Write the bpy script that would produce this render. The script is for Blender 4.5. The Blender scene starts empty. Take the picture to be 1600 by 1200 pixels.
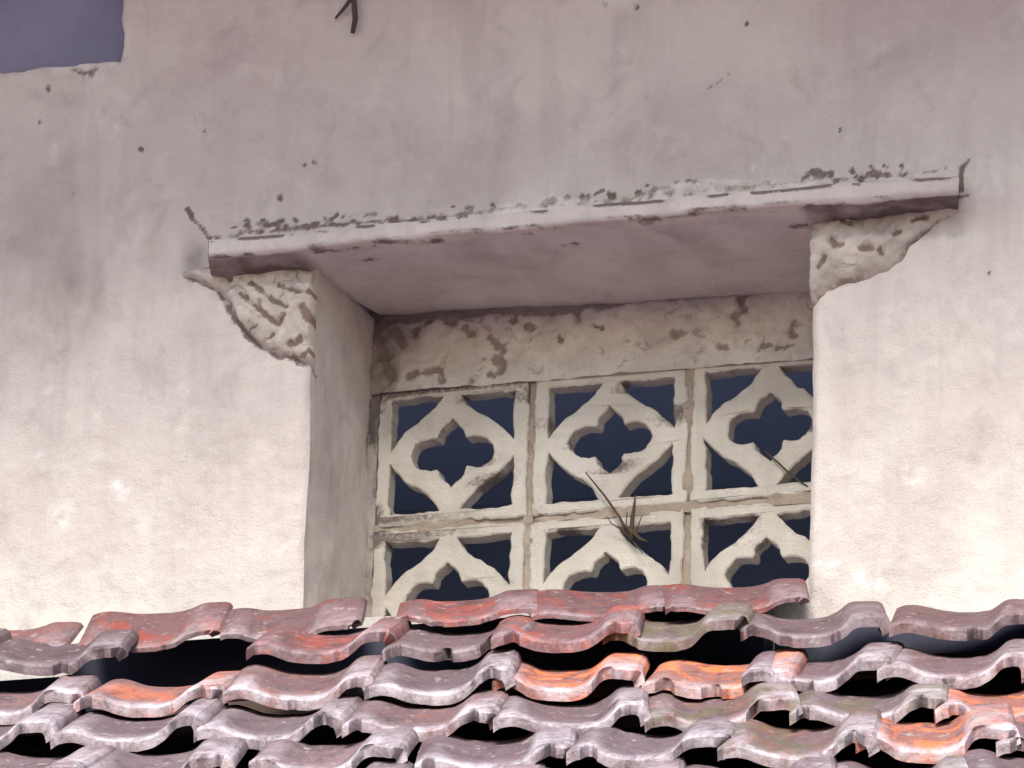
import bpy, bmesh, math, random
import numpy as np
from mathutils import Matrix, Vector
from mathutils.geometry import tessellate_polygon

random.seed(7)
scene = bpy.context.scene
col = scene.collection

# ------------------------------------------------------------------ camera
PSI, THETA, ROLL, FPX, DIST = math.radians(18), math.radians(20), .03, 11500.0, 8.46
DV = np.array([-math.sin(PSI) * math.cos(THETA), math.cos(PSI) * math.cos(THETA), math.sin(THETA)])
_r = np.array([math.cos(PSI), math.sin(PSI), 0.0])
_u = np.cross(_r, DV)
RV = math.cos(ROLL) * _r + math.sin(ROLL) * _u
UV = math.cos(ROLL) * _u - math.sin(ROLL) * _r
CAM = np.array([0, 0, 4.6]) - DIST * DV
cd = bpy.data.cameras.new('camera')
cd.sensor_width = 36
cd.lens = FPX / 1600 * 36
cd.clip_start = .1
cd.clip_end = 500
cam = bpy.data.objects.new('camera', cd)
col.objects.link(cam)
M = Matrix.Identity(4)
for i in range(3):
    M[i][0], M[i][1], M[i][2], M[i][3] = RV[i], UV[i], -DV[i], CAM[i]
cam.matrix_world = M
scene.camera = cam

# ------------------------------------------------------------------ light
SUN_EL, SUN_AZ = math.radians(36), math.radians(9)      # azimuth measured from -y (towards the viewer), positive = from the right
world = bpy.data.worlds.new('World')
scene.world = world
world.use_nodes = True
wn = world.node_tree
wn.nodes.clear()
wo = wn.nodes.new('ShaderNodeOutputWorld')
bg = wn.nodes.new('ShaderNodeBackground')
sky = wn.nodes.new('ShaderNodeTexSky')
sky.sky_type = 'NISHITA'
sky.sun_disc = False
sky.sun_elevation = SUN_EL
to_sun = Vector((math.sin(SUN_AZ) * math.cos(SUN_EL), -math.cos(SUN_AZ) * math.cos(SUN_EL), math.sin(SUN_EL)))
sky.sun_rotation = math.atan2(to_sun.x, to_sun.y)
sky.air_density = 1.5
sky.dust_density = .5
sky.ozone_density = 3.0
bg.inputs['Strength'].default_value = .075
wn.links.new(sky.outputs[0], bg.inputs['Color'])
wn.links.new(bg.outputs[0], wo.inputs['Surface'])
sd = bpy.data.lights.new('sun', 'SUN')
sd.energy = 1.5
sd.angle = math.radians(25)
sd.color = (1, .925, .815)
sun = bpy.data.objects.new('sun', sd)
sun.rotation_euler = to_sun.to_track_quat('Z', 'Y').to_euler()
sun.location = (0, -6, 9)
col.objects.link(sun)
vs = scene.view_settings
vs.view_transform = 'Standard'
vs.look = 'None'
vs.gamma = 1
vs.use_curve_mapping = False
vs.exposure = 1.98


# ------------------------------------------------------------------ helpers
def ray(px, py):
    return DV + RV * (px - 800) / FPX - UV * (py - 600) / FPX


def at(px, py, y):
    """point of the plane y = const seen at a photograph pixel"""
    v = ray(px, py)
    return CAM + v * ((y - CAM[1]) / v[1])


def _hash(ix, iy, iz, seed):
    h = (ix * 374761393 + iy * 668265263 + iz * 2147483647 + seed * 974711) & 0xffffffff
    h = ((h ^ (h >> 13)) * 1274126177) & 0xffffffff
    h = h ^ (h >> 16)
    return (h & 0xffff) / 65535.0


def vnoise(x, y, z=0.0, seed=0):
    x, y, z = np.broadcast_arrays(np.asarray(x, float), np.asarray(y, float), np.asarray(z, float))
    ix, iy, iz = (np.floor(a).astype(np.int64) for a in (x, y, z))
    fx, fy, fz = x - ix, y - iy, z - iz
    fx, fy, fz = (a * a * a * (a * (a * 6 - 15) + 10) for a in (fx, fy, fz))
    r = 0
    for dx in (0, 1):
        for dy in (0, 1):
            for dz in (0, 1):
                w = (fx if dx else 1 - fx) * (fy if dy else 1 - fy) * (fz if dz else 1 - fz)
                r = r + w * _hash(ix + dx, iy + dy, iz + dz, seed)
    return r * 2 - 1


def fbm(x, y, z=0.0, seed=0, octs=4, gain=.5):
    r, a, f = 0, 1.0, 1.0
    for o in range(octs):
        r = r + a * vnoise(np.asarray(x) * f, np.asarray(y) * f, np.asarray(z) * f, seed + o * 17)
        a *= gain
        f *= 2.03
    return r


def tag(o, label=None, cat=None, group=None, kind=None):
    if label: o['label'] = label
    if cat: o['category'] = cat
    if group: o['group'] = group
    if kind: o['kind'] = kind
    return o


def empty(name, loc, label, cat, group=None):
    o = bpy.data.objects.new(name, None)
    o.location = loc
    o.empty_display_size = .1
    col.objects.link(o)
    return tag(o, label, cat, group)


def mesh_obj(name, verts, faces, mat, parent=None, smooth=True, attrs=None):
    """verts in world space; a parent is an Empty at a plain translation"""
    v = np.asarray(verts, float)
    if parent is not None:
        off = np.zeros(3)
        p = parent
        while p is not None:
            off += np.array(p.location)
            p = p.parent
        v = v - off
    me = bpy.data.meshes.new(name)
    if isinstance(faces, np.ndarray):
        me.vertices.add(len(v))
        me.vertices.foreach_set('co', v.astype(np.float32).ravel())
        n, k = faces.shape
        me.loops.add(n * k)
        me.loops.foreach_set('vertex_index', faces.astype(np.int32).ravel())
        me.polygons.add(n)
        me.polygons.foreach_set('loop_start', (np.arange(n) * k).astype(np.int32))
        me.update(calc_edges=True)
    else:
        me.from_pydata([tuple(a) for a in v], [], faces)
    me.validate()
    for k_, arr in (attrs or {}).items():
        a = me.attributes.new(k_, 'FLOAT', 'POINT')
        a.data.foreach_set('value', np.asarray(arr, np.float32))
    me.polygons.foreach_set('use_smooth', [smooth] * len(me.polygons))
    me.materials.append(mat)
    o = bpy.data.objects.new(name, me)
    col.objects.link(o)
    if parent is not None:
        o.parent = parent
    return o


def grid_faces(nu, nv, mask=None, flip=False):
    i, j = np.meshgrid(np.arange(nu - 1), np.arange(nv - 1), indexing='ij')
    a = i * nv + j
    q = np.stack([a, a + nv, a + nv + 1, a + 1], -1)
    if flip:
        q = q[..., ::-1]
    if mask is not None:
        q = q[mask]
    return q.reshape(-1, 4)


class MB:
    def __init__(s):
        s.v, s.f = [], []

    def box(s, lo, hi):
        n = len(s.v)
        for x in (lo[0], hi[0]):
            for y in (lo[1], hi[1]):
                for z in (lo[2], hi[2]):
                    s.v.append((x, y, z))
        for f in ((0, 1, 3, 2), (4, 6, 7, 5), (0, 4, 5, 1), (2, 3, 7, 6), (0, 2, 6, 4), (1, 5, 7, 3)):
            s.f.append([n + k for k in f])
        return s

    def tube(s, pts, rad, seg=8):
        pts = [Vector(p) for p in pts]
        n0 = len(s.v)
        for i, p in enumerate(pts):
            t = (pts[min(i + 1, len(pts) - 1)] - pts[max(i - 1, 0)]).normalized()
            a = t.cross(Vector((.3, 1, .2))).normalized()
            b = t.cross(a)
            for k in range(seg):
                w = 2 * math.pi * k / seg
                s.v.append(tuple(p + (a * math.cos(w) + b * math.sin(w)) * rad[i]))
        for i in range(len(pts) - 1):
            for k in range(seg):
                k2 = (k + 1) % seg
                s.f.append([n0 + i * seg + k, n0 + i * seg + k2, n0 + (i + 1) * seg + k2, n0 + (i + 1) * seg + k])
        s.f.append([n0 + k for k in range(seg)][::-1])
        s.f.append([n0 + (len(pts) - 1) * seg + k for k in range(seg)])
        return s

    def build(s, name, mat, parent=None, smooth=False):
        return mesh_obj(name, s.v, s.f, mat, parent, smooth)


def capsule(X, Z, pts, rad, wob=0.0, seed=3):
    """soft mask (1 inside) around a polyline drawn on a wall; pts are (x, z)"""
    d = np.full(X.shape, 9.0)
    for (x0, z0), (x1, z1) in zip(pts[:-1], pts[1:]):
        dx, dz = x1 - x0, z1 - z0
        L = dx * dx + dz * dz + 1e-12
        t = np.clip(((X - x0) * dx + (Z - z0) * dz) / L, 0, 1)
        d = np.minimum(d, np.hypot(X - x0 - t * dx, Z - z0 - t * dz))
    if wob:
        d = d + wob * fbm(X * 130, Z * 130, 0, seed, 3)
    return np.clip(1.15 - d / (1.25 * rad), 0, 1)


def inside(X, Z, poly):
    r = np.zeros(X.shape, bool)
    n = len(poly)
    for i in range(n):
        (x0, z0), (x1, z1) = poly[i], poly[(i + 1) % n]
        c = (z0 > Z) != (z1 > Z)
        r ^= c & (X < (x1 - x0) * (Z - z0) / (z1 - z0 + 1e-15) + x0)
    return r


def edge_dist(X, Z, poly):
    d = np.full(X.shape, 9.0)
    n = len(poly)
    for i in range(n):
        (x0, z0), (x1, z1) = poly[i], poly[(i + 1) % n]
        dx, dz = x1 - x0, z1 - z0
        t = np.clip(((X - x0) * dx + (Z - z0) * dz) / (dx * dx + dz * dz + 1e-12), 0, 1)
        d = np.minimum(d, np.hypot(X - x0 - t * dx, Z - z0 - t * dz))
    return d


def px_poly(pts, y):
    return [(at(a, b, y)[0], at(a, b, y)[2]) for a, b in pts]


# ------------------------------------------------------------------ materials
class NT:
    def __init__(s, name):
        s.m = bpy.data.materials.new(name)
        s.m.use_nodes = True
        s.t = s.m.node_tree
        s.b = s.t.nodes['Principled BSDF']
        s.co = s.t.nodes.new('ShaderNodeTexCoord').outputs['Object']

    def n(s, typ, **kw):
        o = s.t.nodes.new(typ)
        for k, v in kw.items():
            setattr(o, k, v)
        return o

    def l(s, a, b):
        s.t.links.new(a, b)

    def noise(s, scale, detail=4, rough=.55, stretch=None, vec=None, dist=0.0):
        v = vec or s.co
        if stretch:
            mp = s.n('ShaderNodeMapping')
            mp.inputs['Scale'].default_value = stretch
            s.l(v, mp.inputs['Vector'])
            v = mp.outputs[0]
        t = s.n('ShaderNodeTexNoise')
        t.inputs['Scale'].default_value = scale
        t.inputs['Detail'].default_value = detail
        t.inputs['Roughness'].default_value = rough
        t.inputs['Distortion'].default_value = dist
        s.l(v, t.inputs['Vector'])
        return t.outputs[0]

    def ramp(s, fac, a, b, c0=(0, 0, 0), c1=(1, 1, 1)):
        r = s.n('ShaderNodeValToRGB')
        r.color_ramp.elements[0].position = a
        r.color_ramp.elements[1].position = b
        r.color_ramp.elements[0].color = (*c0, 1)
        r.color_ramp.elements[1].color = (*c1, 1)
        s.l(fac, r.inputs[0])
        return r.outputs[0]

    def mix(s, fac, a, b, mode='MIX'):
        m = s.n('ShaderNodeMix', data_type='RGBA', blend_type=mode)
        for sock, val in ((m.inputs[0], fac), (m.inputs[6], a), (m.inputs[7], b)):
            if hasattr(val, 'is_linked'):
                s.l(val, sock)
            elif isinstance(val, tuple):
                sock.default_value = (*val, 1)
            else:
                sock.default_value = val
        return m.outputs[2]

    def math(s, op, a, b=None, clamp=False):
        m = s.n('ShaderNodeMath', operation=op, use_clamp=clamp)
        for sock, val in zip(m.inputs, (a, b)):
            if val is None: continue
            if hasattr(val, 'is_linked'):
                s.l(val, sock)
            else:
                sock.default_value = val
        return m.outputs[0]

    def attr(s, name):
        a = s.n('ShaderNodeAttribute', attribute_name=name)
        return a.outputs['Fac']

    def bump(s, h, strength=.4, dist=.004):
        b = s.n('ShaderNodeBump')
        b.inputs['Strength'].default_value = strength
        b.inputs['Distance'].default_value = dist
        s.l(h, b.inputs['Height'])
        s.l(b.outputs[0], s.b.inputs['Normal'])

    def done(s, color=None, rough=.9, spec=.2):
        if color is not None:
            if isinstance(color, tuple):
                s.b.inputs['Base Color'].default_value = (*color, 1)
            else:
                s.l(color, s.b.inputs['Base Color'])
        s.b.inputs['Roughness'].default_value = rough
        s.b.inputs['Specular IOR Level'].default_value = spec
        return s.m


def plaster(name, base, dirty, dark=(.095, .068, .062), mottle=.5, stain_shade=True, blot=1.0, streak=.5, cracks=False):
    t = NT(name)
    c = t.mix(t.ramp(t.noise(3.2, 6, .6, dist=.6), .38, .68), base, dirty)
    c = t.mix(t.math('MULTIPLY', t.ramp(t.noise(5, 5, .6, (3.2, 3.2, .45)), .5, .75), streak), c, tuple(.78 * k for k in dirty))
    c = t.mix(t.math('MULTIPLY', t.ramp(t.noise(16, 6, .65, dist=.8), .52, .70), .35 * blot), c, tuple(.62 * k for k in dirty))
    c = t.mix(t.math('MULTIPLY', t.ramp(t.noise(21, 5, .6), .55, .72), .45 * blot), c, tuple(min(1, 1.12 * k) for k in base))
    if mottle:
        c = t.mix(t.math('MULTIPLY', t.ramp(t.noise(48, 5, .62, dist=1.0), .60, .66), mottle), c, dark)
    if cracks:
        wv = t.n('ShaderNodeVectorMath', operation='ADD')
        nw = t.n('ShaderNodeTexNoise')
        nw.inputs['Scale'].default_value = 7
        nw.inputs['Detail'].default_value = 5
        t.l(t.co, nw.inputs['Vector'])
        sv = t.n('ShaderNodeVectorMath', operation='SCALE')
        sv.inputs['Scale'].default_value = .22
        t.l(nw.outputs[1], sv.inputs[0])
        t.l(t.co, wv.inputs[0])
        t.l(sv.outputs[0], wv.inputs[1])
        vo = t.n('ShaderNodeTexVoronoi', feature='DISTANCE_TO_EDGE')
        vo.inputs['Scale'].default_value = 2.6
        t.l(wv.outputs[0], vo.inputs['Vector'])
        line = t.math('SUBTRACT', 1.0, t.ramp(vo.outputs['Distance'], .0005, .0045), clamp=True)
        c = t.mix(t.math('MULTIPLY', t.math('MULTIPLY', line, t.ramp(t.noise(2.3, 3), .54, .66)), .22), c, tuple(.45 * k for k in dirty))
        dr = t.math('MULTIPLY', t.ramp(t.noise(26, 4, .6, (1, 1, .05)), .56, .70), t.ramp(t.noise(3.1, 4), .42, .62))
        c = t.mix(t.math('MULTIPLY', dr, .30), c, tuple(.6 * k for k in dirty))
    if stain_shade:
        at_ = t.attr('stain_shade')
        nz = t.noise(170, 6, .72, dist=.4)
        f = t.math('ADD', at_, t.math('MULTIPLY', t.math('SUBTRACT', nz, .5), t.math('MINIMUM', t.math('MULTIPLY', at_, 5.0), 1.7)))
        c = t.mix(t.math('MULTIPLY', t.ramp(f, .22, .72), .88), c, t.mix(t.noise(60, 4), dark, tuple(1.9 * k for k in dark)))
        pl_ = t.attr('pale')
        c = t.mix(t.math('MULTIPLY', pl_, t.ramp(t.noise(45, 5, .6), .35, .6)), c, (.80, .77, .73))
        gr = t.attr('grime_shade')
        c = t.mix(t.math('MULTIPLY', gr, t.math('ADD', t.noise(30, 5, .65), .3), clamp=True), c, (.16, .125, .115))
    c = t.mix(t.math('MULTIPLY', t.ramp(t.noise(260, 3, .6), .62, .74), .22), c, tuple(.55 * k for k in dirty))
    h = t.math('ADD', t.noise(60, 6, .65), t.math('MULTIPLY', t.noise(420, 4, .75), .7))
    t.bump(h, .7, .005)
    return t.done(c, .93, .15)


WALL_BASE, WALL_DIRTY = (.70, .648, .592), (.575, .50, .475)
m_wall = plaster('wall_plaster', WALL_BASE, WALL_DIRTY, mottle=0, cracks=True)
m_hood = plaster('hood_plaster', (.74, .675, .655), (.62, .555, .545), mottle=.0)
m_rough = plaster('rough_mortar', (.74, .695, .64), (.60, .545, .50), dark=(.20, .16, .14), mottle=.45)
m_bracket = plaster('bracket_plaster', (.66, .60, .54), (.50, .435, .38), dark=(.13, .085, .065), mottle=.5)
m_block = plaster('cement_block', (.71, .66, .585), (.60, .54, .47), mottle=.0)
m_joint = plaster('joint_mortar', (.50, .42, .34), (.31, .23, .17), mottle=.4, stain_shade=False)

t = NT('blue_grey_board')
m_panel = t.done(t.mix(t.ramp(t.noise(6, 5), .4, .7), (.19, .195, .30), (.27, .265, .375)), .7, .3)
t = NT('dark_interior')
m_dark = t.done((.42, .43, .48), .95, .1)
t = NT('dark_timber')
m_gap_shade = None
m_timber = t.done(t.mix(t.noise(9, 5, .6, (1, 12, 12)), (.045, .03, .028), (.09, .06, .05)), .85, .2)
t = NT('eave_boards')
m_eave = t.done(t.mix(t.noise(4, 4), (.52, .33, .72), (.58, .37, .78)), .8, .2)  # lilac picked to tint light bounced onto the wall; boards out of view
t = NT('dry_stem')
m_twig = t.done(t.mix(t.noise(60, 4), (.055, .04, .03), (.12, .085, .06)), .9, .1)
t = NT('rusty_iron')
m_rust = t.done(t.mix(t.noise(120, 4), (.055, .04, .045), (.11, .07, .06)), .8, .3)
t = NT('bounce_paving')
m_ground = t.done(t.mix(t.noise(1.4, 8, .65), (.215, .155, .215), (.28, .21, .28)), .95, .1)  # mauve picked for the colour of its bounced light; yard out of view

t = NT('clay_tile')
oi = t.n('ShaderNodeObjectInfo')
off = t.n('ShaderNodeVectorMath', operation='ADD')
sc = t.n('ShaderNodeVectorMath', operation='SCALE')
cmb = t.n('ShaderNodeCombineXYZ')
for k in range(3):
    t.l(oi.outputs['Random'], cmb.inputs[k])
t.l(cmb.outputs[0], sc.inputs[0])
sc.inputs['Scale'].default_value = 37.0
t.l(t.co, off.inputs[0])
t.l(sc.outputs[0], off.inputs[1])
mpv = t.n('ShaderNodeMapping')
mpv.inputs['Scale'].default_value = (1, .38, 1)          # weathering runs down the slope of the tile
t.l(off.outputs[0], mpv.inputs['Vector'])
V = mpv.outputs[0]
base = oi.outputs['Color']
c = t.mix(t.math('MULTIPLY', t.ramp(t.noise(17, 7, .7, vec=V, dist=1.0), .42, .50), .96), base, t.mix(.22, (.135, .09, .10), base))
c = t.mix(t.math('MULTIPLY', t.ramp(t.noise(38, 6, .7, vec=V, dist=.6), .50, .64), .65), c, (.07, .046, .05))
lit_wear = t.attr('lit_wear')  # bleached lips and roll tops, with their bright highlights painted into the pale colour
wf = t.math('MULTIPLY', lit_wear, t.ramp(t.noise(30, 7, .72, vec=V, dist=.5), .34, .60))
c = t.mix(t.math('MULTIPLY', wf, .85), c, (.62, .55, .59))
c = t.mix(t.math('MULTIPLY', t.ramp(t.noise(55, 5, .7, vec=V), .60, .66), .55), c, (.42, .37, .35))
c = t.mix(t.math('MULTIPLY', t.ramp(t.noise(150, 4, .7, vec=V), .55, .70), .5), c, (.075, .055, .06))
c = t.mix(t.math('MULTIPLY', t.ramp(t.noise(110, 4, .7, vec=V), .58, .70), .4), c, (.36, .31, .31))
moss_f = t.math('MULTIPLY', oi.outputs['Alpha'], t.ramp(t.noise(26, 6, .7, vec=V, dist=.8), .47, .60))
moss_f = t.math('SUBTRACT', 1.0, t.math('SUBTRACT', 1.0, moss_f))
c = t.mix(moss_f, c, t.mix(t.noise(90, 4, .6, vec=V), (.06, .065, .025), (.20, .19, .09)))
hb = t.math('ADD', t.noise(70, 6, .65, vec=V), t.math('MULTIPLY', t.noise(300, 4, .7, vec=V), .5))
t.bump(hb, .6, .003)
m_tile = t.done(c, .9, .2)

t = NT('gap_shade')
m_gap_shade = t.done(t.mix(t.noise(9, 5, .6, (12, 1, 1)), (.040, .044, .066), (.06, .062, .085)), .9, .1)  # near black navy, painted as the shade under the tiles

# ------------------------------------------------------------------ ground
n = 40
gx = np.linspace(-60, 60, n)
X, Y = np.meshgrid(gx, gx, indexing='ij')
Z = .04 * fbm(X * .15, Y * .15, 0, 5) * (np.hypot(X, Y) > 9)
tag(mesh_obj('ground', np.stack([X, Y, Z], -1).reshape(-1, 3), grid_faces(n, n), m_ground), 'unseen paved yard in front of the house, tinted for bounced light', kind='structure')

# ------------------------------------------------------------------ house wall
XL, XR, ZB, ZT = -.2465, .3565, 4.33, 4.780        # opening in the wall face
DEEP = .225                                       # jamb depth to the grille
RX, RZ = -.503, 5.0505                            # corner of the recess at upper left
wall = empty('house_wall', (0, 0, 0), 'cream plastered house wall, shaded mauve above and stained by rain', 'wall')


def seq(*parts):
    out = []
    for a, b, st in parts:
        k = max(1, int(round((b - a) / st)))
        out += list(np.linspace(a, b, k, endpoint=False))
    out.append(parts[-1][1])
    return np.array(out)


xs = seq((-4, -1.0, .5), (-1.0, -.8, .02), (-.8, RX, .0032), (RX, XL, .0032), (XL, XR, .0035), (XR, .72, .0032), (.72, .95, .02), (.95, 4, .5))
zs = seq((0, 4.0, .5), (4.0, 4.2, .02), (4.2, ZB, .0032), (ZB, ZT, .0032), (ZT, RZ, .0032), (RZ, 5.18, .0032), (5.18, 5.56, .02))
X, Z = np.meshgrid(xs, zs, indexing='ij')
S = np.zeros_like(X)
G = np.zeros_like(X)


def st_px(pts, rpx, amt=1.0, wob=.0012):
    global S
    S = np.maximum(S, amt * capsule(X, Z, px_poly(pts, 0), .82 * rpx / 1360, wob))


for (a, b, r) in ((220, 233, 5), (115, 302, 4), (437, 309, 7), (72, 136, 6), (476, 258, 4), (490, 252, 4), (1165, 34, 4), (943, 4, 5), (993, 8, 6), (140, 114, 7), (1310, 200, 4),
                  (60, 190, 2.5), (320, 205, 3), (1040, 262, 3), (1390, 330, 3), (1545, 425, 3), (1330, 265, 7), (1360, 260, 5), (1408, 258, 4)):
    st_px([(a, b), (a + 2, b + 3)], r)
st_px([(1102, 139), (1120, 128), (1138, 113)], 2.5, .7)
st_px([(112, 106), (132, 114), (150, 107)], 5, .9)
st_px([(187, 97), (188, 84), (191, 60)], 3, .8)
st_px([(294, 327), (303, 345), (312, 352), (328, 374)], 5.5)
st_px([(1514, 250), (1503, 262), (1502, 300)], 5)
st_px([(1512, 305), (1488, 312), (1450, 322)], 7, .8)
st_px([(288, 428), (315, 440), (345, 455), (362, 490), (385, 520), (408, 542), (450, 560), (487, 568)], 6.5, .95, .002)
st_px([(325, 372), (480, 357), (640, 342), (850, 321)], 4.2, .75, .002)
st_px([(850, 321), (1100, 299), (1270, 284), (1500, 268)], 3.4, .5, .002)
st_px([(1402, 410), (1385, 418), (1350, 438), (1310, 445)], 3, .35, .003)
for (a, b) in ((389, 348), (391, 355), (415, 345), (417, 352), (434, 352), (440, 345), (446, 358), (478, 353), (492, 357), (520, 340), (535, 341), (525, 353), (560, 351),
               (930, 302), (938, 297), (1010, 290), (1020, 296), (1037, 297), (1060, 287), (1075, 284), (1085, 290), (1110, 290), (1118, 295), (850, 318), (862, 309),
               (1272, 268), (1280, 265), (1290, 273), (1300, 272), (1335, 277), (1345, 279), (1370, 278), (885, 305), (955, 305), (720, 333), (770, 322), (810, 322)):
    st_px([(a, b), (a + random.uniform(-6, 6), b + random.uniform(-4, 3))], random.uniform(4, 7.5), 1)
for i in range(95):
    w = random.random()
    w = random.choice((w, .48 + .2 * w, .80 + .14 * w, .05 + .2 * w))
    px_, py_ = 330 + 1165 * w, 374 - 106 * w - 2 - 17 * random.random() ** 1.8
    st_px([(px_, py_), (px_ + random.uniform(-9, 9), py_ + random.uniform(-3, 3))], random.uniform(2.5, 6), random.uniform(.6, 1), .002)
# broad grime on the left, a darker patch beside the hood, relief
def blob(px, py, rx, rz, amt):
    p = at(px, py, 0)
    return amt * np.exp(-(((X - p[0]) * 1360 / rx) ** 2 + ((Z - p[2]) * 1360 / rz) ** 2))


G = blob(90, 430, 150, 140, .48) + blob(300, 405, 22, 32, .75) + blob(330, 640, 60, 120, .12) + blob(200, 600, 30, 110, .12) + blob(1330, 560, 40, 130, .08) + blob(60, 700, 40, 150, .10) + blob(1440, 350, 70, 25, .25) + blob(1180, 120, 200, 60, .1) + blob(700, 230, 260, 60, .10)
G = np.clip(G * (1 + .8 * fbm(X * 16, Z * 7, 0, 41)), 0, 1)
Yw = .0035 * fbm(X * 3.5, Z * 3.5, 0, 11, 3) + .0016 * fbm(X * 14, Z * 14, 0, 12, 4) + .0007 * fbm(X * 70, Z * 70, 0, 13, 3)
Yw = Yw + .002 * np.clip(S, 0, 1)
# flaking render just above the hood
fl = np.exp(-((Z - (4.818 + .006 * np.sin(X * 9))) / .012) ** 2) * (X > -.34) * (X < .55)
Yw = Yw - .006 * fl * (.6 + fbm(X * 30, Z * 30, 0, 21, 3))


_e = at(650, 345, 0), at(1500, 268, 0)
zl = _e[0][2] + (X - _e[0][0]) * (_e[1][2] - _e[0][2]) / (_e[1][0] - _e[0][0])
PL = np.clip(1.1 - np.abs(Z - zl - .002) / .013 + .5 * fbm(X * 22, Z * 22, 0, 71, 3), 0, 1) * np.clip((X - (-.10)) / .08, 0, 1) * np.clip((.40 - X) / .05, 0, 1)
PL = np.maximum(PL, np.clip(.9 - edge_dist(X, Z, px_poly([(150, 120), (185, 150), (210, 170)], 0)) / .02 + .4 * fbm(X * 20, Z * 20, 0, 72, 3), 0, .6))

PL = np.maximum(PL, .9 * capsule(X, Z, px_poly([(0, 108), (100, 106), (183, 101), (192, 80), (198, 40)], 0), 7 / 1360, .003))  # light caught by the recess rim, painted as a pale line
PL = np.maximum(PL, capsule(X, Z, px_poly([(948, 2), (990, 3)], 0), 8 / 1360, .002))
for i in range(26):
    a_, b__ = at(random.uniform(0, 1600), random.uniform(120, 930), 0)[[0, 2]]
    PL = np.maximum(PL, random.uniform(.4, .9) * capsule(X, Z, [(a_, b__), (a_ + random.uniform(-.012, .012), b__ - random.uniform(0, .02))], random.uniform(.003, .009), .004, i))
for (a_, b__) in ((1345, 905), (1365, 912), (1285, 880), (180, 760), (85, 805), (1420, 740)):
    q_ = at(a_, b__, 0)
    PL = np.maximum(PL, capsule(X, Z, [(q_[0], q_[2]), (q_[0] + .008, q_[2] - .006)], .010, .004, a_))


def edge_wob(z, s):
    return .0022 * fbm(np.asarray(z) * 9, 0 * np.asarray(z) + s, 0, 31, 4)


# round the arrises of both openings
RAD = .009
dL, dR = XL - X, X - XR
for d, cond in ((dL, (dL >= -1e-6) & (Z <= ZT + 1e-6) & (Z >= ZB - .02)), (dR, (dR >= -1e-6) & (Z <= ZT + 1e-6) & (Z >= ZB - .02))):
    k = np.clip(1 - d / RAD, 0, 1) * cond
    Yw = Yw * (1 - k) + k * k * .006
wl = edge_wob(Z, 1.0) * np.exp(-np.abs(dL) / .02)
wr = edge_wob(Z, 7.0) * np.exp(-np.abs(dR) / .02)
rec = np.exp(-np.hypot(np.clip(X - RX, 0, 9), np.clip(RZ - Z, 0, 9)) / .02)
Xw = X + (wl + wr) * ((Z > 4.25) & (Z < 4.85)) + .003 * fbm(Z * 25, 0 * Z, 0, 61, 3) * np.exp(-np.abs(X - RX) / .015) * (Z > RZ - .01)
Zw = Z + .003 * fbm(X * 25, 0 * X, 0, 62, 4) * np.exp(-np.abs(Z - RZ) / .012) * (X < RX + .01) + .02 * np.exp(-np.abs(Z - RZ) / .05) * (X < RX) * np.clip((X - RX) * -.15, 0, .2)
kk = np.clip(1 - np.hypot(np.clip(X - RX, 0, 9), np.clip(RZ - Z, 0, 9)) / .007, 0, 1)
Yw = Yw * (1 - kk) + kk * kk * .005
xc, zc = (xs[:-1] + xs[1:]) / 2, (zs[:-1] + zs[1:]) / 2
XC, ZC = np.meshgrid(xc, zc, indexing='ij')
mask = ~((XC > XL) & (XC < XR) & (ZC > ZB) & (ZC < ZT)) & ~((XC < RX) & (XC > -1.0) & (ZC > RZ) & (ZC < 5.4))
mesh_obj('wall_face', np.stack([Xw, Yw, Zw], -1).reshape(-1, 3), grid_faces(len(xs), len(zs), mask), m_wall, wall, attrs={'stain_shade': S.ravel(), 'grime_shade': G.ravel(), 'pale': PL.ravel()})


def jamb(name, x0, s, seed):
    zz = seq((ZB, ZT, .004))
    yy = seq((.006, .03, .003), (.03, .285, .006))
    Yj, Zj = np.meshgrid(yy, zz, indexing='ij')
    Xj = x0 + edge_wob(Zj, s) * np.exp(-(Yj - .006) / .05) + .002 * fbm(Yj * 18, Zj * 18, 0, seed, 4) * np.clip((Yj - .006) / .02, 0, 1)
    Sj = .7 * np.clip(1 - np.abs(Yj - (.218 + .012 * fbm(Zj * 14, 0 * Zj, 0, seed + 3))) / .012, 0, 1) * np.clip((Zj - 4.54) / .15 + .35, .25, 1)  # darker band along the inner corner, stronger towards the top
    Gj = np.clip(.25 + .5 * np.clip((Zj - 4.68) / .1, 0, 1) + .3 * fbm(Yj * 12, Zj * 9, 0, seed + 5), 0, 1)  # darker towards the top
    return mesh_obj(name, np.stack([Xj, Yj, Zj], -1).reshape(-1, 3), grid_faces(len(yy), len(zz), None, seed > 80), m_wall, wall, attrs={'stain_shade': Sj.ravel(), 'grime_shade': Gj.ravel() * .3})


jamb('window_jamb', XL, 1.0, 71)
jamb('window_jamb', XR, 7.0, 91)
b = MB()
b.box((XL - .01, .004, ZB - .08), (XR + .01, .29, ZB))
b.build('window_sill', m_wall, wall)
# solid back of the wall, sealed round the opening
b = MB()
b.box((-4, .02, 0), (XL - .012, .29, 5.0))
b.box((XR + .012, .02, 0), (4, .29, 5.56))
b.box((XL - .012, .02, 0), (XR + .012, .29, ZB - .085))
b.box((XL - .012, .236, ZT + .022), (XR + .012, .29, 5.56))
b.box((RX + .012, .02, 5.0), (XL - .012, .29, 5.56))
b.box((-4, .09, 5.0), (RX + .012, .29, 5.56))
b.build('wall_core', m_wall, wall)
b = MB()
b.box((-1.02, .045, RZ - .03), (RX + .03, .075, 5.42))
o = b.build('recessed_board', m_panel, wall)
o['label'] = 'blue grey board set back in the wall corner'
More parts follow.
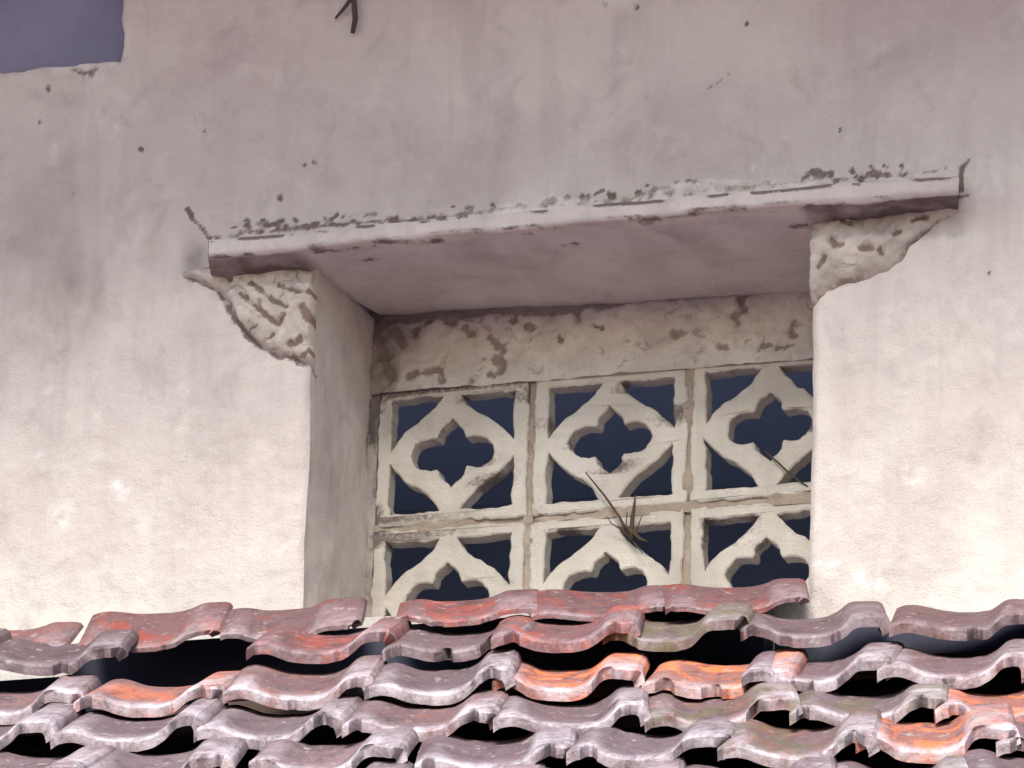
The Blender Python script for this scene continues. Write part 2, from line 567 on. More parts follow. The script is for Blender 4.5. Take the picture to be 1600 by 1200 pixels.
# room behind the grille: closed but for the far wall
# low opening in its far wall added to let daylight in
v = [(-1.5, .292, 3.5), (1.5, .292, 3.5), (1.5, .292, 5.4), (-1.5, .292, 5.4), (-1.5, 2.6, 3.5), (1.5, 2.6, 3.5), (1.5, 2.6, 5.4), (-1.5, 2.6, 5.4)]
v_light_gap = [(-1.5, 2.6, 4.78), (1.5, 2.6, 4.78)]
v += [(XL - .005, .292, ZB), (XR + .005, .292, ZB), (XR + .005, .292, ZT + .02), (XL - .005, .292, ZT + .02)]
v += v_light_gap
f = [(12, 13, 6, 7), (0, 1, 5, 4), (3, 7, 6, 2), (0, 4, 7, 3), (1, 2, 6, 5), (0, 8, 9, 1), (1, 9, 10, 2), (2, 10, 11, 3), (3, 11, 8, 0)]
mesh_obj('room_lining', v, f, m_dark, wall, smooth=False)

# ------------------------------------------------------------------ hood over the opening
hood = empty('window_hood', (.1, 0, 4.76), 'thin cement hood with flaking mouldy edge above the patterned opening', 'hood')
PF = -.06
fl0, fl1 = at(327, 376, PF), at(1498, 274, PF)
HX0, HX1 = fl0[0], fl1[0]
xs = seq((HX0, HX1, .0035))
prof = []                       # (y, z) profile as functions of x; 0 = top back, running forward, down and back under
nx = len(xs)
u = (xs - HX0) / (HX1 - HX0)
ztop = fl0[2] + (fl1[2] - fl0[2]) * u + .003 * np.sin(u * math.pi) + .0012 * fbm(xs * 25, 0 * xs, 0, 3, 4)
th = .0215 + .0015 * fbm(xs * 12, 0 * xs, 0, 5, 3)
mid = np.clip((xs - (XL - .004)) / .012, 0, 1) * np.clip(((XR + .004) - xs) / .012, 0, 1)
y_back = .012 + mid * (.238 - .012)
z_back_w = 4.757 + .008 * u
z_back_m = 4.778 + (xs - .03) * -.034 + .002 * fbm(xs * 8, 0 * xs, 0, 9, 3)
z_back = z_back_w * (1 - mid) + z_back_m * mid
rows = []
for k in range(6):               # sloping mortar top
    w = k / 5
    rows.append((.012 + (PF - .012) * w + 0 * xs, ztop + .020 * (1 - w) ** 1.6 + .0035 * (1 - w) * fbm(xs * 45, w * 3 + 0 * xs, 0, 15, 4)))
rows.append((PF - .002 + 0 * xs, ztop - .003))
for k in range(1, 5):
    rows.append((PF - .003 + 0 * xs, ztop - .003 - (th - .006) * k / 4))
rows.append((PF + .003 + 0 * xs, ztop - th))
NU = 26
for k in range(1, NU + 1):
    w = k / NU
    yy = PF + .003 + (y_back - PF - .003) * w
    rows.append((yy, (ztop - th) + (z_back - ztop + th) * w - mid * .004 * np.sin(w * math.pi) + .0018 * fbm(xs * 10, yy * 10, 0, 17, 4)))
Yh = np.stack([r[0] for r in rows], 1)
Zh = np.stack([r[1] for r in rows], 1)
Xh = np.repeat(xs[:, None], len(rows), 1)
Yh = Yh + .0012 * fbm(Xh * 30, Zh * 30, 0, 19, 3)
endw = np.clip(1 - np.minimum(Xh - HX0, HX1 - Xh) / .05, 0, 1)
Xh = Xh - .27 * (Yh - PF) * endw              # the ends are cut askew
R_ = np.arange(len(rows))[None, :] + 0 * Xh
Sh = np.zeros_like(Xh)
topn = fbm(Xh * 42, R_ * .35, 0, 23, 4)
Sh = np.where(R_ <= 6, np.clip(topn * 1.3 + .05 + .55 * np.exp(-((R_ - 5.5) / 1.0) ** 2) - .25 * np.exp(-((Xh - .2) / .08) ** 2), 0, 1), 0)
Sh = np.maximum(Sh, ((R_ >= 10) & (R_ <= 12)) * np.clip(fbm(Xh * 35, R_, 0, 27, 3) * .9 - .15, 0, 1))
for (a, b_) in ((575, 402), (895, 354), (1250, 335)):
    p = at(a, b_, 0.0)
    Sh = np.maximum(Sh, .8 * (R_ > 11) * np.clip(1.2 - np.hypot((Xh - p[0]) / .016, (Yh - 0.0) / .008) + .6 * fbm(Xh * 60, Yh * 60, 0, 33, 3), 0, 1))
wing = (1 - mid)[:, None] * (R_ >= 12)  # undersides of the wings, darkened below with painted shade
Gh = np.clip(wing * (1.0 + .3 * fbm(Xh * 20, Yh * 20, 0, 29)) + .28 * ((R_ >= 6) & (R_ <= 11)) + .28 * (R_ > 12) * np.clip(fbm(Xh * 14, Yh * 5, 0, 57, 4) - .1, 0, 1) + .02 * (R_ > 12) * (1 + fbm(Xh * 9, Yh * 9, 0, 28)), 0, 1.2)  # wing shade, fascia darkened against the sun it catches, and random dirt
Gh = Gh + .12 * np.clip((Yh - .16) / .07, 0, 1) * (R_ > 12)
mesh_obj('hood_slab', np.stack([Xh, Yh, Zh], -1).reshape(-1, 3), grid_faces(nx, len(rows)), m_hood, hood, attrs={'stain_shade': Sh.ravel(), 'grime_shade': Gh.ravel()})
# end faces
for i, nm in ((0, 'a'), (nx - 1, 'b')):
    ring = [(Xh[i, k] + (.0005 if i else -.0005), Yh[i, k], Zh[i, k]) for k in range(len(rows))]
    mesh_obj('hood_end', ring, [list(range(len(ring)))], m_hood, hood, smooth=False, attrs={'stain_shade': [.85] * len(ring), 'grime_shade': [1] * len(ring)})


def relief(name, poly_px, y0, h, label, holes, rim, seed, mat, parent, mott=0.0, x_min=None, x_max=None):
    poly = px_poly(poly_px, y0)
    px_, pz_ = [p[0] for p in poly], [p[1] for p in poly]
    st = .0026
    gx, gz = np.arange(min(px_) - .01, max(px_) + .01, st), np.arange(min(pz_) - .01, max(pz_) + .01, st)
    if x_max is not None: gx = np.append(gx[gx < x_max - .001], [x_max, x_max])      # cut flush with the jamb
    if x_min is not None: gx = np.append([x_min, x_min], gx[gx > x_min + .001])
    X, Z = np.meshgrid(gx, gz, indexing='ij')
    wx, wz = .003 * fbm(X * 40, Z * 40, 0, seed, 3), .003 * fbm(X * 40, Z * 40, 9, seed, 3)
    ins = inside(X + wx, Z + wz, poly)
    d = edge_dist(X + wx, Z + wz, poly) * np.where(ins, 1, -1)
    prof_ = np.clip(d / .009, -1, 1)
    hh = h * np.sin(np.clip(prof_, 0, 1) * math.pi / 2) + .005 * np.clip(d / .03, 0, 1)
    hh = hh + .0045 * fbm(X * 45, Z * 45, 0, seed + 3, 4) * np.clip(d / .006, 0, 1) + .0025 * fbm(X * 130, Z * 130, 0, seed + 4, 3) * np.clip(d / .006, 0, 1)
    hh = np.where(d < 0, d * 2.2, hh)
    S = np.zeros_like(X)
    for pts, r in holes:
        k = capsule(X, Z, px_poly(pts, y0), r / 1360, .0015, seed)
        S = np.maximum(S, k)
        hh = hh - .0035 * k
    if rim:
        S = np.maximum(S, np.clip(1.1 - np.abs(d - .001) / .006, 0, 1) * rim * (.55 + .6 * fbm(X * 30, Z * 30, 0, seed + 8)) * (np.clip((x_max - X) / .012 - .4, 0, 1) if x_max is not None else 1) * (np.clip((X - x_min) / .012 - .4, 0, 1) if x_min is not None else 1))
    G = np.clip(.35 * fbm(X * 22, Z * 22, 0, seed + 6) + mott, 0, 1)
    Y = y0 - hh
    if x_max is not None: Y[-1] = y0 + .012
    if x_min is not None: Y[0] = y0 + .012
    q = (d[:-1, :-1] > -.008) | (d[1:, 1:] > -.008)
    o = mesh_obj(name, np.stack([X, Y, Z], -1).reshape(-1, 3), grid_faces(len(gx), len(gz), q), mat, parent, attrs={'stain_shade': np.clip(S, 0, 1).ravel(), 'grime_shade': G.ravel()})
    bm = bmesh.new()
    bm.from_mesh(o.data)
    bmesh.ops.delete(bm, geom=[w for w in bm.verts if not w.link_faces], context='VERTS')
    bm.to_mesh(o.data)
    bm.free()
    if label: o['label'] = label
    return o


relief('corner_bracket', [(286, 428), (330, 412), (420, 418), (525, 424), (540, 470), (540, 566), (450, 562), (408, 546), (384, 522), (362, 490), (345, 455), (312, 440)],
       0, .009, 'curved crusty bracket under the far end of the hood',
       [([(360, 436), (364, 440)], 6), ([(398, 448), (415, 462), (430, 474), (452, 484)], 4.5), ([(380, 464), (410, 488), (430, 506), (440, 512), (449, 498)], 4.5), ([(457, 540), (466, 543), (473, 531)], 6.5), ([(477, 483), (481, 492), (486, 504)], 7),
        ([(420, 534), (430, 527)], 4), ([(476, 557), (487, 551)], 5), ([(440, 452), (470, 462), (500, 462)], 3.5), ([(395, 520), (410, 515)], 2.5)],
       1.5, 201, m_bracket, hood, 0, None, XL + .0004)
relief('corner_bracket', [(1235, 352), (1330, 335), (1420, 322), (1512, 306), (1502, 332), (1464, 352), (1434, 376), (1406, 408), (1387, 420), (1350, 438), (1315, 444), (1290, 454), (1284, 472), (1235, 476)],
       0, .006, 'worn bracket under the near end of the hood',
       [([(1302, 380), (1310, 388), (1318, 388)], 8), ([(1352, 394), (1362, 392)], 8), ([(1378, 394), (1380, 398)], 4), ([(1290, 405), (1284, 422)], 5), ([(1430, 350), (1452, 342)], 5), ([(1282, 468), (1296, 466)], 5), ([(1400, 372), (1408, 366)], 4), ([(1320, 350), (1330, 356)], 5)],
       .7, 231, m_bracket, hood, .22, XR - .0004, None)

# ------------------------------------------------------------------ ventilation grille
GY = .220
grille = empty('ventilation_grille', (.051, GY, 4.337), 'grille of cement blocks pierced with four lobed flowers in the wall opening', 'grille')
A, B = .0765, .0722
BW, BH, BD = .0938, .0865, .024
HYP = [(.15, 1), (.27, .81), (.42, .66), (.58, .55), (.74, .43), (.88, .28), (1, .13)]
QF = [(0, .60), (.06, .53), (.14, .47), (.195, .40), (.21, .31), (.235, .255), (.34, .275), (.47, .26), (.58, .20), (.65, .10), (.67, 0)]


def resample(pts, step, closed=True):
    out = []
    n = len(pts)
    for i in range(n if closed else n - 1):
        p, q = pts[i], pts[(i + 1) % n]
        L = math.hypot(q[0] - p[0], q[1] - p[1])
        k = max(1, int(L / step))
        for j in range(k):
            out.append((p[0] + (q[0] - p[0]) * j / k, p[1] + (q[1] - p[1]) * j / k))
    return out


def block_loops():
    loops = [[(-BW, -BH), (BW, -BH), (BW, BH), (-BW, BH)]]
    q1 = [(x * A, y * B) for x, y in QF]
    full = q1 + [(x, -y) for x, y in q1[::-1][1:]] + [(-x, -y) for x, y in q1[1:]] + [(-x, y) for x, y in q1[::-1][1:-1]]
    loops.append(full)
    for sx, sz in ((1, 1), (1, -1), (-1, -1), (-1, 1)):
        loops.append([(sx * A, sz * B)] + [(sx * x * A, sz * y * B) for x, y in HYP])
    return loops


def make_block(cx, cz, seed):
    loops = []
    for li, lp in enumerate(block_loops()):
        pts = resample(lp, .0042)
        arr = np.array(pts)
        amp = .0015 if li else .0016
        fx = amp * fbm(arr[:, 0] * 90 + seed, arr[:, 1] * 90, li, seed, 3) + .0012 * vnoise(arr[:, 0] * 25, arr[:, 1] * 25, li, seed + 50)
        fz = amp * fbm(arr[:, 0] * 90, arr[:, 1] * 90 + seed, li + 5, seed + 9, 3) + .0012 * vnoise(arr[:, 0] * 25, arr[:, 1] * 25, li + 4, seed + 60)
        loops.append([(p[0] + a, p[1] + b_) for p, a, b_ in zip(pts, fx, fz)])
    verts, faces = [], []
    idx = 0
    fl = []
    for lp in loops:
        fl.append([Vector((x, z, 0)) for x, z in lp])
    tris = tessellate_polygon(fl)
    flat = [p for lp in loops for p in lp]
    n = len(flat)
    nz = .0016 * fbm(np.array([p[0] for p in flat]) * 25, np.array([p[1] for p in flat]) * 25, seed, 7, 3)
    # front face slightly shrunk from the hole edge so that every edge has a worn chamfer
    ch = .0018
    front = []
    k = 0
    for lp in loops:
        m = len(lp)
        area = sum(lp[i][0] * lp[(i + 1) % m][1] - lp[(i + 1) % m][0] * lp[i][1] for i in range(m))
        sgn = 1 if area > 0 else -1
        outer = k == 0
        for i in range(m):
            p, q = lp[i - 1], lp[(i + 1) % m]
            tx, tz = q[0] - p[0], q[1] - p[1]
            L = math.hypot(tx, tz) + 1e-9
            nxn, nzn = -tz / L * sgn, tx / L * sgn       # inward normal of this loop
            s_ = ch if outer else -ch
            front.append((lp[i][0] + nxn * s_, lp[i][1] + nzn * s_))
        k += m
    for i in range(n):
        verts.append((cx + front[i][0], GY + nz[i], cz + front[i][1]))
    for i in range(n):
        verts.append((cx + flat[i][0], GY + nz[i] + ch, cz + flat[i][1]))
    for i in range(n):
        verts.append((cx + flat[i][0], GY + BD, cz + flat[i][1]))
    for t_ in tris:
        a, b_, c_ = t_
        pa, pb, pc = (front[j] for j in (a, b_, c_))
        cr = (pb[0] - pa[0]) * (pc[1] - pa[1]) - (pc[0] - pa[0]) * (pb[1] - pa[1])
        tri = (a, b_, c_) if cr > 0 else (a, c_, b_)
        faces.append(tri)
        faces.append(tuple(2 * n + j for j in tri[::-1]))
    k = 0
    for lp in loops:
        m = len(lp)
        for i in range(m):
            a, b_ = k + i, k + (i + 1) % m
            for o_ in (0, n):
                faces.append((a + o_, a + o_ + n, b_ + o_ + n, b_ + o_))
        k += m
    S = []
    for i in range(3 * n):
        fx, fz = flat[i % n]
        w = float(vnoise((cx + fx) * 30, (cz + fz) * 30, seed, 77))
        S.append(max(0, w - .42) * 2.0 + (.12 if i >= n else 0) + (.18 if n <= i < 2 * n else 0))  # random stains; hole sides darker, the shade inside them painted in
    G = [.12 + .25 * float(vnoise((cx + flat[i % n][0]) * 14, (cz + flat[i % n][1]) * 14, 3, 78)) for i in range(3 * n)]
    o = mesh_obj('breeze_block', verts, faces, m_block, grille, smooth=False, attrs={'stain_shade': np.clip(S, 0, .8), 'grime_shade': np.clip(G, 0, 1)})
    return o


CXS, CZS = (-.1438, .0508, .2453), (4.6035, 4.4235)
sd_ = 0
for cz in CZS:
    for cx in CXS:
        sd_ += 1
        make_block(cx + random.uniform(-.001, .001), cz + (.002 if cx > .2 else 0) + random.uniform(-.001, .001), sd_)


def strip(name, x0, x1, z0, z1, y0, rough, mat, seed, stain_fn=None, step=.003, mottle=0):
    gx, gz = seq((x0, x1, step)), seq((z0, z1, step))
    X, Z = np.meshgrid(gx, gz, indexing='ij')
    Y = y0 + rough * fbm(X * 30, Z * 30, 0, seed, 4) + rough * .5 * fbm(X * 110, Z * 110, 0, seed + 2, 3)
    S = stain_fn(X, Z) if stain_fn else np.zeros_like(X)
    Y = Y + .005 * np.clip(S, 0, 1)
    G = np.clip(.25 * fbm(X * 20, Z * 20, 0, seed + 4) + .05, 0, 1)
    if stain_fn:
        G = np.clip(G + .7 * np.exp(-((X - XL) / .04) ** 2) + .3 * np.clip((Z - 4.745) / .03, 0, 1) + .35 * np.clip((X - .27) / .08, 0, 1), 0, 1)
    return mesh_obj(name, np.stack([X, Y, Z], -1).reshape(-1, 3), grid_faces(len(gx), len(gz)), mat, grille, attrs={'stain_shade': S.ravel(), 'grime_shade': G.ravel()})


def band_stain(X, Z):
    S = np.zeros_like(X)
    for pts, r in (([(770, 532), (783, 540), (790, 546)], 9), ([(825, 510), (832, 512)], 7), ([(878, 530), (880, 534)], 6), ([(1055, 525), (1066, 522)], 10), ([(1125, 540), (1135, 548)], 6), ([(760, 560), (785, 565), (790, 570)], 5),
                   ([(590, 520), (602, 560), (612, 590)], 15), ([(585, 500), (640, 492)], 12), ([(1150, 495), (1155, 510)], 10), ([(1243, 505), (1246, 507)], 7), ([(1238, 520), (1240, 522)], 6), ([(1190, 545), (1240, 540)], 3),
                   ([(640, 590), (690, 580)], 5), ([(620, 515), (630, 540)], 8), ([(700, 505), (740, 520)], 6), ([(685, 585), (692, 600)], 4), ([(740, 595), (790, 580)], 4), ([(900, 490), (905, 500)], 6), ([(650, 520), (672, 505)], 6), ([(930, 510), (940, 512)], 5), ([(1160, 470), (1166, 490)], 8), ([(805, 500), (810, 490)], 6)):
        S = np.maximum(S, capsule(X, Z, px_poly(pts, GY), r / 1500, .004, 5))
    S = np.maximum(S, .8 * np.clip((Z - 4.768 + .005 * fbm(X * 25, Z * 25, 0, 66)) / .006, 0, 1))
    return S


strip('mortar_band', XL - .005, XR + .005, 4.6845, 4.795, GY - .004, .0035, m_rough, 301, band_stain)
for xj, ph in ((-.0465, 0), (.148, 5)):
    gx, gz = seq((xj - .0062, xj + .0062, .002)), seq((4.337, 4.692, .003))
    X, Z = np.meshgrid(gx, gz, indexing='ij')
    fillv = np.clip(fbm(Z * 22, 0 * Z + ph, 0, 333, 3) * 1.4 + (.45 if ph else -.1), 0, 1)
    Y = GY + .006 - .0075 * fillv + .001 * fbm(X * 80, Z * 80, 0, 9, 3)
    mesh_obj('mortar_joint', np.stack([X, Y, Z], -1).reshape(-1, 3), grid_faces(len(gx), len(gz)), m_joint if not ph else m_joint, grille)
gx, gz = seq((-.2365, .339, .003)), seq((4.507, 4.520, .002))
X, Z = np.meshgrid(gx, gz, indexing='ij')
fillv = np.clip(fbm(X * 14, 0 * X + 3, 0, 343, 3) * 1.3 + .4, 0, 1)
Y = GY + .0055 - .007 * fillv + .001 * fbm(X * 80, Z * 80, 0, 9, 3)
mesh_obj('mortar_joint', np.stack([X, Y, Z], -1).reshape(-1, 3), grid_faces(len(gx), len(gz)), m_joint, grille)
edge_st = lambda X, Z: np.clip(fbm(X * 30, Z * 30, 0, 401, 4) * 1.2 - .05 + .5 * np.clip((Z - 4.58) / .1, 0, 1), 0, 1)
strip('mortar_edge', XL - .004, -.2366, 4.337, 4.692, GY - .001, .002, m_rough, 311, edge_st)
strip('mortar_edge', .3384, XR + .004, 4.337, 4.692, GY - .001, .002, m_rough, 321, edge_st)

# ------------------------------------------------------------------ dry weed in the grille, wire, hook
wd = at(985, 835, .210)
weed = empty('dry_weed', tuple(wd), 'small dead weed sprouting from the joint below the middle block', 'weed')
P = lambda a, b_, d=.012: tuple(at(a, b_, GY - d))
MB().tube([P(985, 842), P(968, 808), P(945, 775), P(915, 738)], [.0022, .0018, .0014, .0007]).build('stem', m_twig, weed, True)
MB().tube([P(986, 842, .018), P(988, 812, .02), P(991, 790, .02), P(993, 772, .022)], [.0022, .0028, .0018, .0005]).build('leaf', m_twig, weed, True)
MB().tube([P(975, 820, .018), P(990, 832, .02), P(1000, 842, .02), P(1012, 846, .019)], [.0012, .0024, .0022, .0006]).build('leaf', m_twig, weed, True)
for pp in ([(984, 842), (978, 822), (980, 800)], [(986, 843), (996, 825), (1003, 806)], [(984, 841), (972, 828), (955, 818), (948, 806)], [(986, 842), (994, 852), (1004, 864)]):
    MB().tube([P(a, b_, .012 + .003 * i) for i, (a, b_) in enumerate(pp)], [.0011, .0009, .0007, .0004][:len(pp)], 6).build('stem', m_twig, weed, True)
wire = empty('dry_root', tuple(at(1228, 735, .21)), 'thin dry root across the lower petal of the far right block', 'root')
MB().tube([P(1196, 706, .001), P(1215, 722, .006), P(1238, 744, .006), P(1262, 760, .001)], [.0009, .0012, .0012, .0008]).build('stem', m_twig, wire, True)
hk = at(553, -30, -.004)
hook = empty('iron_hook', tuple(hk), 'dark forked iron hook hanging at the top of the wall', 'hook')
Q = lambda a, b_, y: tuple(at(a, b_, y))
MB().tube([Q(552, -40, -.004), Q(553, 0, -.010), Q(555, 30, -.011), Q(551, 52, -.008)], [.003, .0034, .0034, .0026]).build('shank', m_rust, hook, True)
MB().tube([Q(551, -6, -.010), Q(540, 10, -.010), Q(524, 29, -.006)], [.0028, .0024, .0014]).build('prong', m_rust, hook, True)

# ------------------------------------------------------------------ tiled lean-to roof
ROOF_Z, H0, EXP, TAN, SKEW = 4.352, .19, .19, .5208, math.tan(math.radians(6))
roof = empty('tiled_roof', (0, -.7, 3.9), 'lean-to roof of weathered S shaped clay tiles below the grille', 'roof')
TW, TL, TT, TH = .161, .252, .0130, .0190
PROF = [(0, .30), (.05, .56), (.13, .62), (.19, .50), (.29, .15), (.40, .02), (.54, .0), (.63, .13), (.69, .52), (.735, .90), (.775, 1.0), (.93, 1.0), (.97, .93), (.988, .70), (1.0, .30)]
ps = np.array([p[0] for p in PROF])
ph_ = np.array([p[1] for p in PROF])


def make_tile(seed, worn=1.0):
    ns, nl = 48, 9
    s = np.linspace(0, 1, ns)
    s = np.sort(np.concatenate([s, [.985, .955, .993]]))
    ns = len(s)
    tr = random.Random(seed)
    warp = ps.copy()
    warp[4:-3] += tr.uniform(-.03, .03)
    warp[8:11] += tr.uniform(-.02, .03)
    hs = np.interp(s, warp, ph_ * tr.uniform(.8, 1.2))
    broken = tr.choice((0, 0, 1, 2))
    hs[1:-1] = .25 * hs[:-2] + .5 * hs[1:-1] + .25 * hs[2:]
    l = np.array([0, .004, .015, .04, .08, .13, .18, .23, TL])
    Sx, Ly = np.meshgrid(s, l, indexing='ij')
    Hh = np.repeat(hs[:, None], nl, 1)
    x = (Sx - .5) * TW
    x = x + .0008 * vnoise(Ly * 9, Sx * 2, 0, seed)
    chip = np.clip(fbm(Sx * 7, 0 * Sx, seed, seed + 5, 3) - .42, 0, 1) * .05 + .0012 * vnoise(Sx * 40, 0 * Sx, seed, seed + 6)
    y = Ly + .0013 * fbm(Sx * 5, 0 * Sx, 3, seed + 2, 3) * (1 - Ly / TL) + chip * np.clip(1 - Ly / .03, 0, 1)
    if broken:
        cut = np.clip((Sx - .70) / .30, 0, 1) if broken == 1 else np.clip((.24 - Sx) / .24, 0, 1)
        y = y + (.045 * cut + .006 * vnoise(Sx * 30, 0 * Sx, seed, 8) * (cut > 0)) * np.clip(1 - Ly / .12, 0, 1)
    z = TH * Hh * (1 - .10 * Ly / TL) + .0007 * fbm(Sx * 4, Ly * 9, 0, seed + 1, 3) + .0015 * (Ly / TL - .4) ** 2
    top = np.stack([x, y, z + TT], -1)
    top[:, 0, 2] -= .0028
    top[:, 1, 2] -= .0008
    bend = np.clip((Sx - .90) / .10, 0, 1)
    bot = np.stack([x - .011 * bend, y, z + .004 * np.clip((Sx - .985) / .01, 0, 1)], -1)
    V_ = np.concatenate([top.reshape(-1, 3), bot.reshape(-1, 3)])
    n = ns * nl
    f = [grid_faces(ns, nl), grid_faces(ns, nl, None, True) + n]
    g = np.arange(n).reshape(ns, nl)
    for e, fl in ((g[:, 0], False), (g[:, -1], True), (g[0, :], True), (g[-1, :], False)):
        q = np.stack([e[:-1], e[:-1] + n, e[1:] + n, e[1:]], -1)
        f.append(q[:, ::-1] if not fl else q)
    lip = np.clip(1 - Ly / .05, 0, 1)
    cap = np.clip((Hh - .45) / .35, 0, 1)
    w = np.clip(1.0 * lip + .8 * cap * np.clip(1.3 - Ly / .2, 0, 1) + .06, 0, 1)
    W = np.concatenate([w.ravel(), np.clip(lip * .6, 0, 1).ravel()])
    o = mesh_obj('roof_tile', V_, np.concatenate(f), m_tile, None, attrs={'lit_wear': W * worn})
    me = o.data
    bpy.data.objects.remove(o)
    # hard edges where the faces turn sharply
    me.set_sharp_from_angle(angle=math.radians(50)) if hasattr(me, 'set_sharp_from_angle') else None
    return me


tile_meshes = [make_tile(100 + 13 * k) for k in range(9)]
upper_meshes = [make_tile(300 + 13 * k, .4) for k in range(7)]     # courses by the wall: weaker pale lips, the eave shade painted in
WEATHERED = [(.20, .105, .10), (.15, .09, .095), (.20, .125, .125), (.14, .088, .095), (.235, .10, .08), (.165, .115, .12)]
RED = [(.34, .085, .065), (.27, .075, .065), (.25, .10, .09)]
ORANGE = (.80, .20, .06)
rng = random.Random(11)
tile_no = 0


def add_tile(k, cap_px, color=None, moss=0, lift=0.0, tilt=0.0, yaw=0.0, roll=0.0, dh=0.0, label=None, y0=None):
    """one tile of course k (0 is nearest the wall), its right roll at photograph column cap_px"""
    global tile_no
    h = H0 + EXP * k + dh
    xx = at(cap_px, 980 + 50 * k, -h)[0] - (.87 - .5) * TW
    yy = -h + (xx - .1) * SKEW                     # the courses run a few degrees askew to the wall
    zz = ROOF_Z - h * TAN - .030 + lift
    ms = upper_meshes if k < 2 else tile_meshes
    o = bpy.data.objects.new('roof_tile', ms[tile_no % len(ms)])
    tile_no += rng.choice((1, 2, 4))
    col.objects.link(o)
    Rm = Matrix.Rotation(math.radians(11), 4, 'Z') @ Matrix.Rotation(math.radians(22.8 + tilt + rng.uniform(-.8, .8)), 4, 'X') @ Matrix.Rotation(math.radians(-1.2 + roll + rng.uniform(-1.6, 1.6)), 4, 'Y') @ Matrix.Rotation(math.radians(3 + yaw + rng.uniform(-3, 3)), 4, 'Z')
    o.matrix_basis = Matrix.Translation(Vector((xx, yy + rng.uniform(-.008, .008), zz + rng.uniform(-.002, .004))) - Vector(roof.location)) @ Rm @ Matrix.Diagonal((1, .72 if k == 0 else 1, .5 if k == 0 else 1, 1))
    o.parent = roof
    cc = color or rng.choice(WEATHERED)
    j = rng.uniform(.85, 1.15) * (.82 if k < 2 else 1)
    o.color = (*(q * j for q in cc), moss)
    if label: o['label'] = label
    elif k == 0: o['label'] = 'red brown tile of the raised row against the wall'
    return o


ROWS = {
    1: [-260, -30, 185, 590, 795, 965, 1125, 1345, 1575, 1790],
    2: [-320, -100, 120, 338, 560, 775, 965, 1195, 1350, 1560, 1780],
    3: [-370, -140, 78, 300, 510, 745, 972, 1205, 1424, 1650, 1870],
    4: [-340, -110, 120, 344, 600, 854, 1090, 1316, 1532, 1750, 1970],
    5: [-360, -120, 110, 340, 570, 800, 1020, 1250, 1480, 1710, 1940],
    6: [-340, -90, 140, 380, 610, 840, 1080, 1310, 1540, 1780, 2010],
    7: [-380, -130, 110, 350, 590, 830, 1070, 1310, 1550, 1790, 2030],
}
ORG = {(2, 965), (2, 1195), (3, 1650), (4, 1532), (2, 338), (5, 340)}
for k, lst in ROWS.items():          # carry every course on past both sides of the view
    lst[:0] = [lst[0] - 228 * q for q in (4, 3, 2, 1)]
    lst += [lst[-1] + 228 * q for q in (1, 2, 3)]
for k, lst in ROWS.items():
    for cpx in lst:
        a = {}
        if (k, cpx) in ORG:
            a = dict(color=ORANGE if cpx != 338 else (.5, .15, .08), label='brighter orange tile')
        elif (k, cpx) == (1, 1125):
            a = dict(color=(.2, .15, .12), moss=.75, lift=.022, label='mossy green stained tile')
        elif k == 1:
            a = dict(color=rng.choice(RED + WEATHERED), lift=.018)
        elif k >= 3 and rng.random() < .12:
            a = dict(moss=.5)
        add_tile(k, cpx, **a)
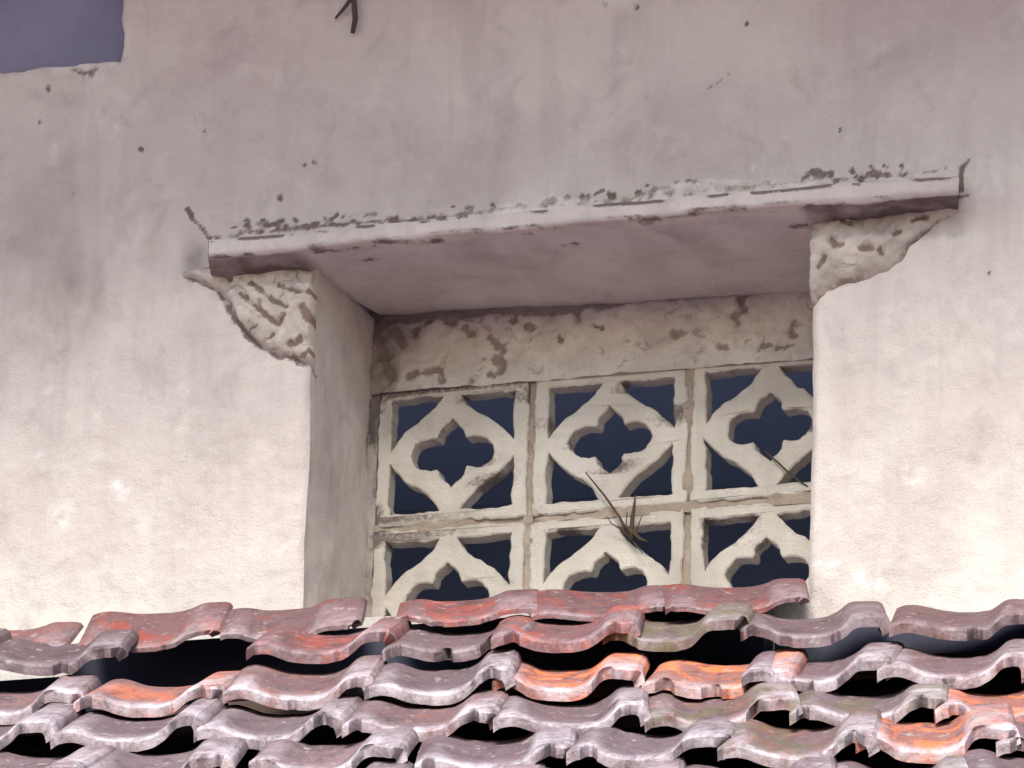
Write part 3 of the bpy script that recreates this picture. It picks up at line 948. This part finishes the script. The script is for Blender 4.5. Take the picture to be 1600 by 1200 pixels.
# the partial top course, lifted over a thick bed
for cpx, a in ((-1030, dict(tilt=5)), (-800, dict(tilt=5)), (-580, dict(tilt=5)), (-350, dict(tilt=5)), (-130, dict(tilt=5)), (100, dict(yaw=1, tilt=5, lift=-.004)), (330, dict(tilt=7, lift=.006)), (545, dict(tilt=6, lift=.008)), (815, dict(color=RED[0], lift=.017, tilt=3.5)),
               (1025, dict(color=RED[1], lift=.016, tilt=4.5)), (1228, dict(color=RED[0], lift=.016, tilt=4))):
    a = dict(a)
    a.setdefault('color', rng.choice(RED + WEATHERED[:2]))
    add_tile(0, cpx, **a)
# battens, plus dark sheets added under the tiles as shade in the gaps
for k in range(0, 9):
    h = H0 + EXP * k - .02
    b = MB()
    z = ROOF_Z - h * TAN - .082
    b.box((-1.75, -h - .02, z - .03), (1.95, -h + .02, z - .006))
    b.build('roof_batten', m_timber, roof)
b = MB()
b.box((-.49, -.085, 4.15), (.33, -.045, 4.288))
b.box((.34, -.075, 4.12), (1.95, -.04, 4.252))
b.box((-1.75, -.10, 4.12), (-.50, -.06, 4.250))
b.build('gap_shade_board', m_gap_shade, roof)
v = []
for h, dz in ((.02, 0), (2.0, 0), (.02, -.02), (2.0, -.02)):
    z = ROOF_Z - h * TAN - .130 + dz
    v += [(-1.75, -h, z), (1.95, -h, z)]
mesh_obj('under_tile_shade', v, [(0, 1, 3, 2), (4, 6, 7, 5), (0, 4, 5, 1), (2, 3, 7, 6), (0, 2, 6, 4), (1, 5, 7, 3)], m_gap_shade, roof, smooth=False)

# ------------------------------------------------------------------ eaves of the house above
EZ, EO = 5.46, 1.2
eave = empty('house_eaves', (0, -.5, EZ), 'boarded eaves of the house above the plastered wall', 'eaves')
v = []
for y, z in ((.4, EZ + .30), (-EO, EZ - .06), (.4, EZ + .36), (-EO, EZ)):
    v += [(-4, y, z), (4, y, z)]
mesh_obj('soffit_boards', v, [(0, 1, 3, 2), (4, 6, 7, 5), (0, 4, 5, 1), (2, 3, 7, 6), (0, 2, 6, 4), (1, 5, 7, 3)], m_eave, eave, smooth=False)
for k in range(9):
    x = -3.6 + .9 * k
    v = []
    for y, z in ((.0, EZ + .18), (-EO + .03, EZ - .06), (.0, EZ + .09), (-EO + .03, EZ - .15)):
        v += [(x - .03, y, z - .004), (x + .03, y, z - .004)]
    mesh_obj('rafter', v, [(0, 1, 3, 2), (4, 6, 7, 5), (0, 4, 5, 1), (2, 3, 7, 6), (0, 2, 6, 4), (1, 5, 7, 3)], m_timber, eave, smooth=False)
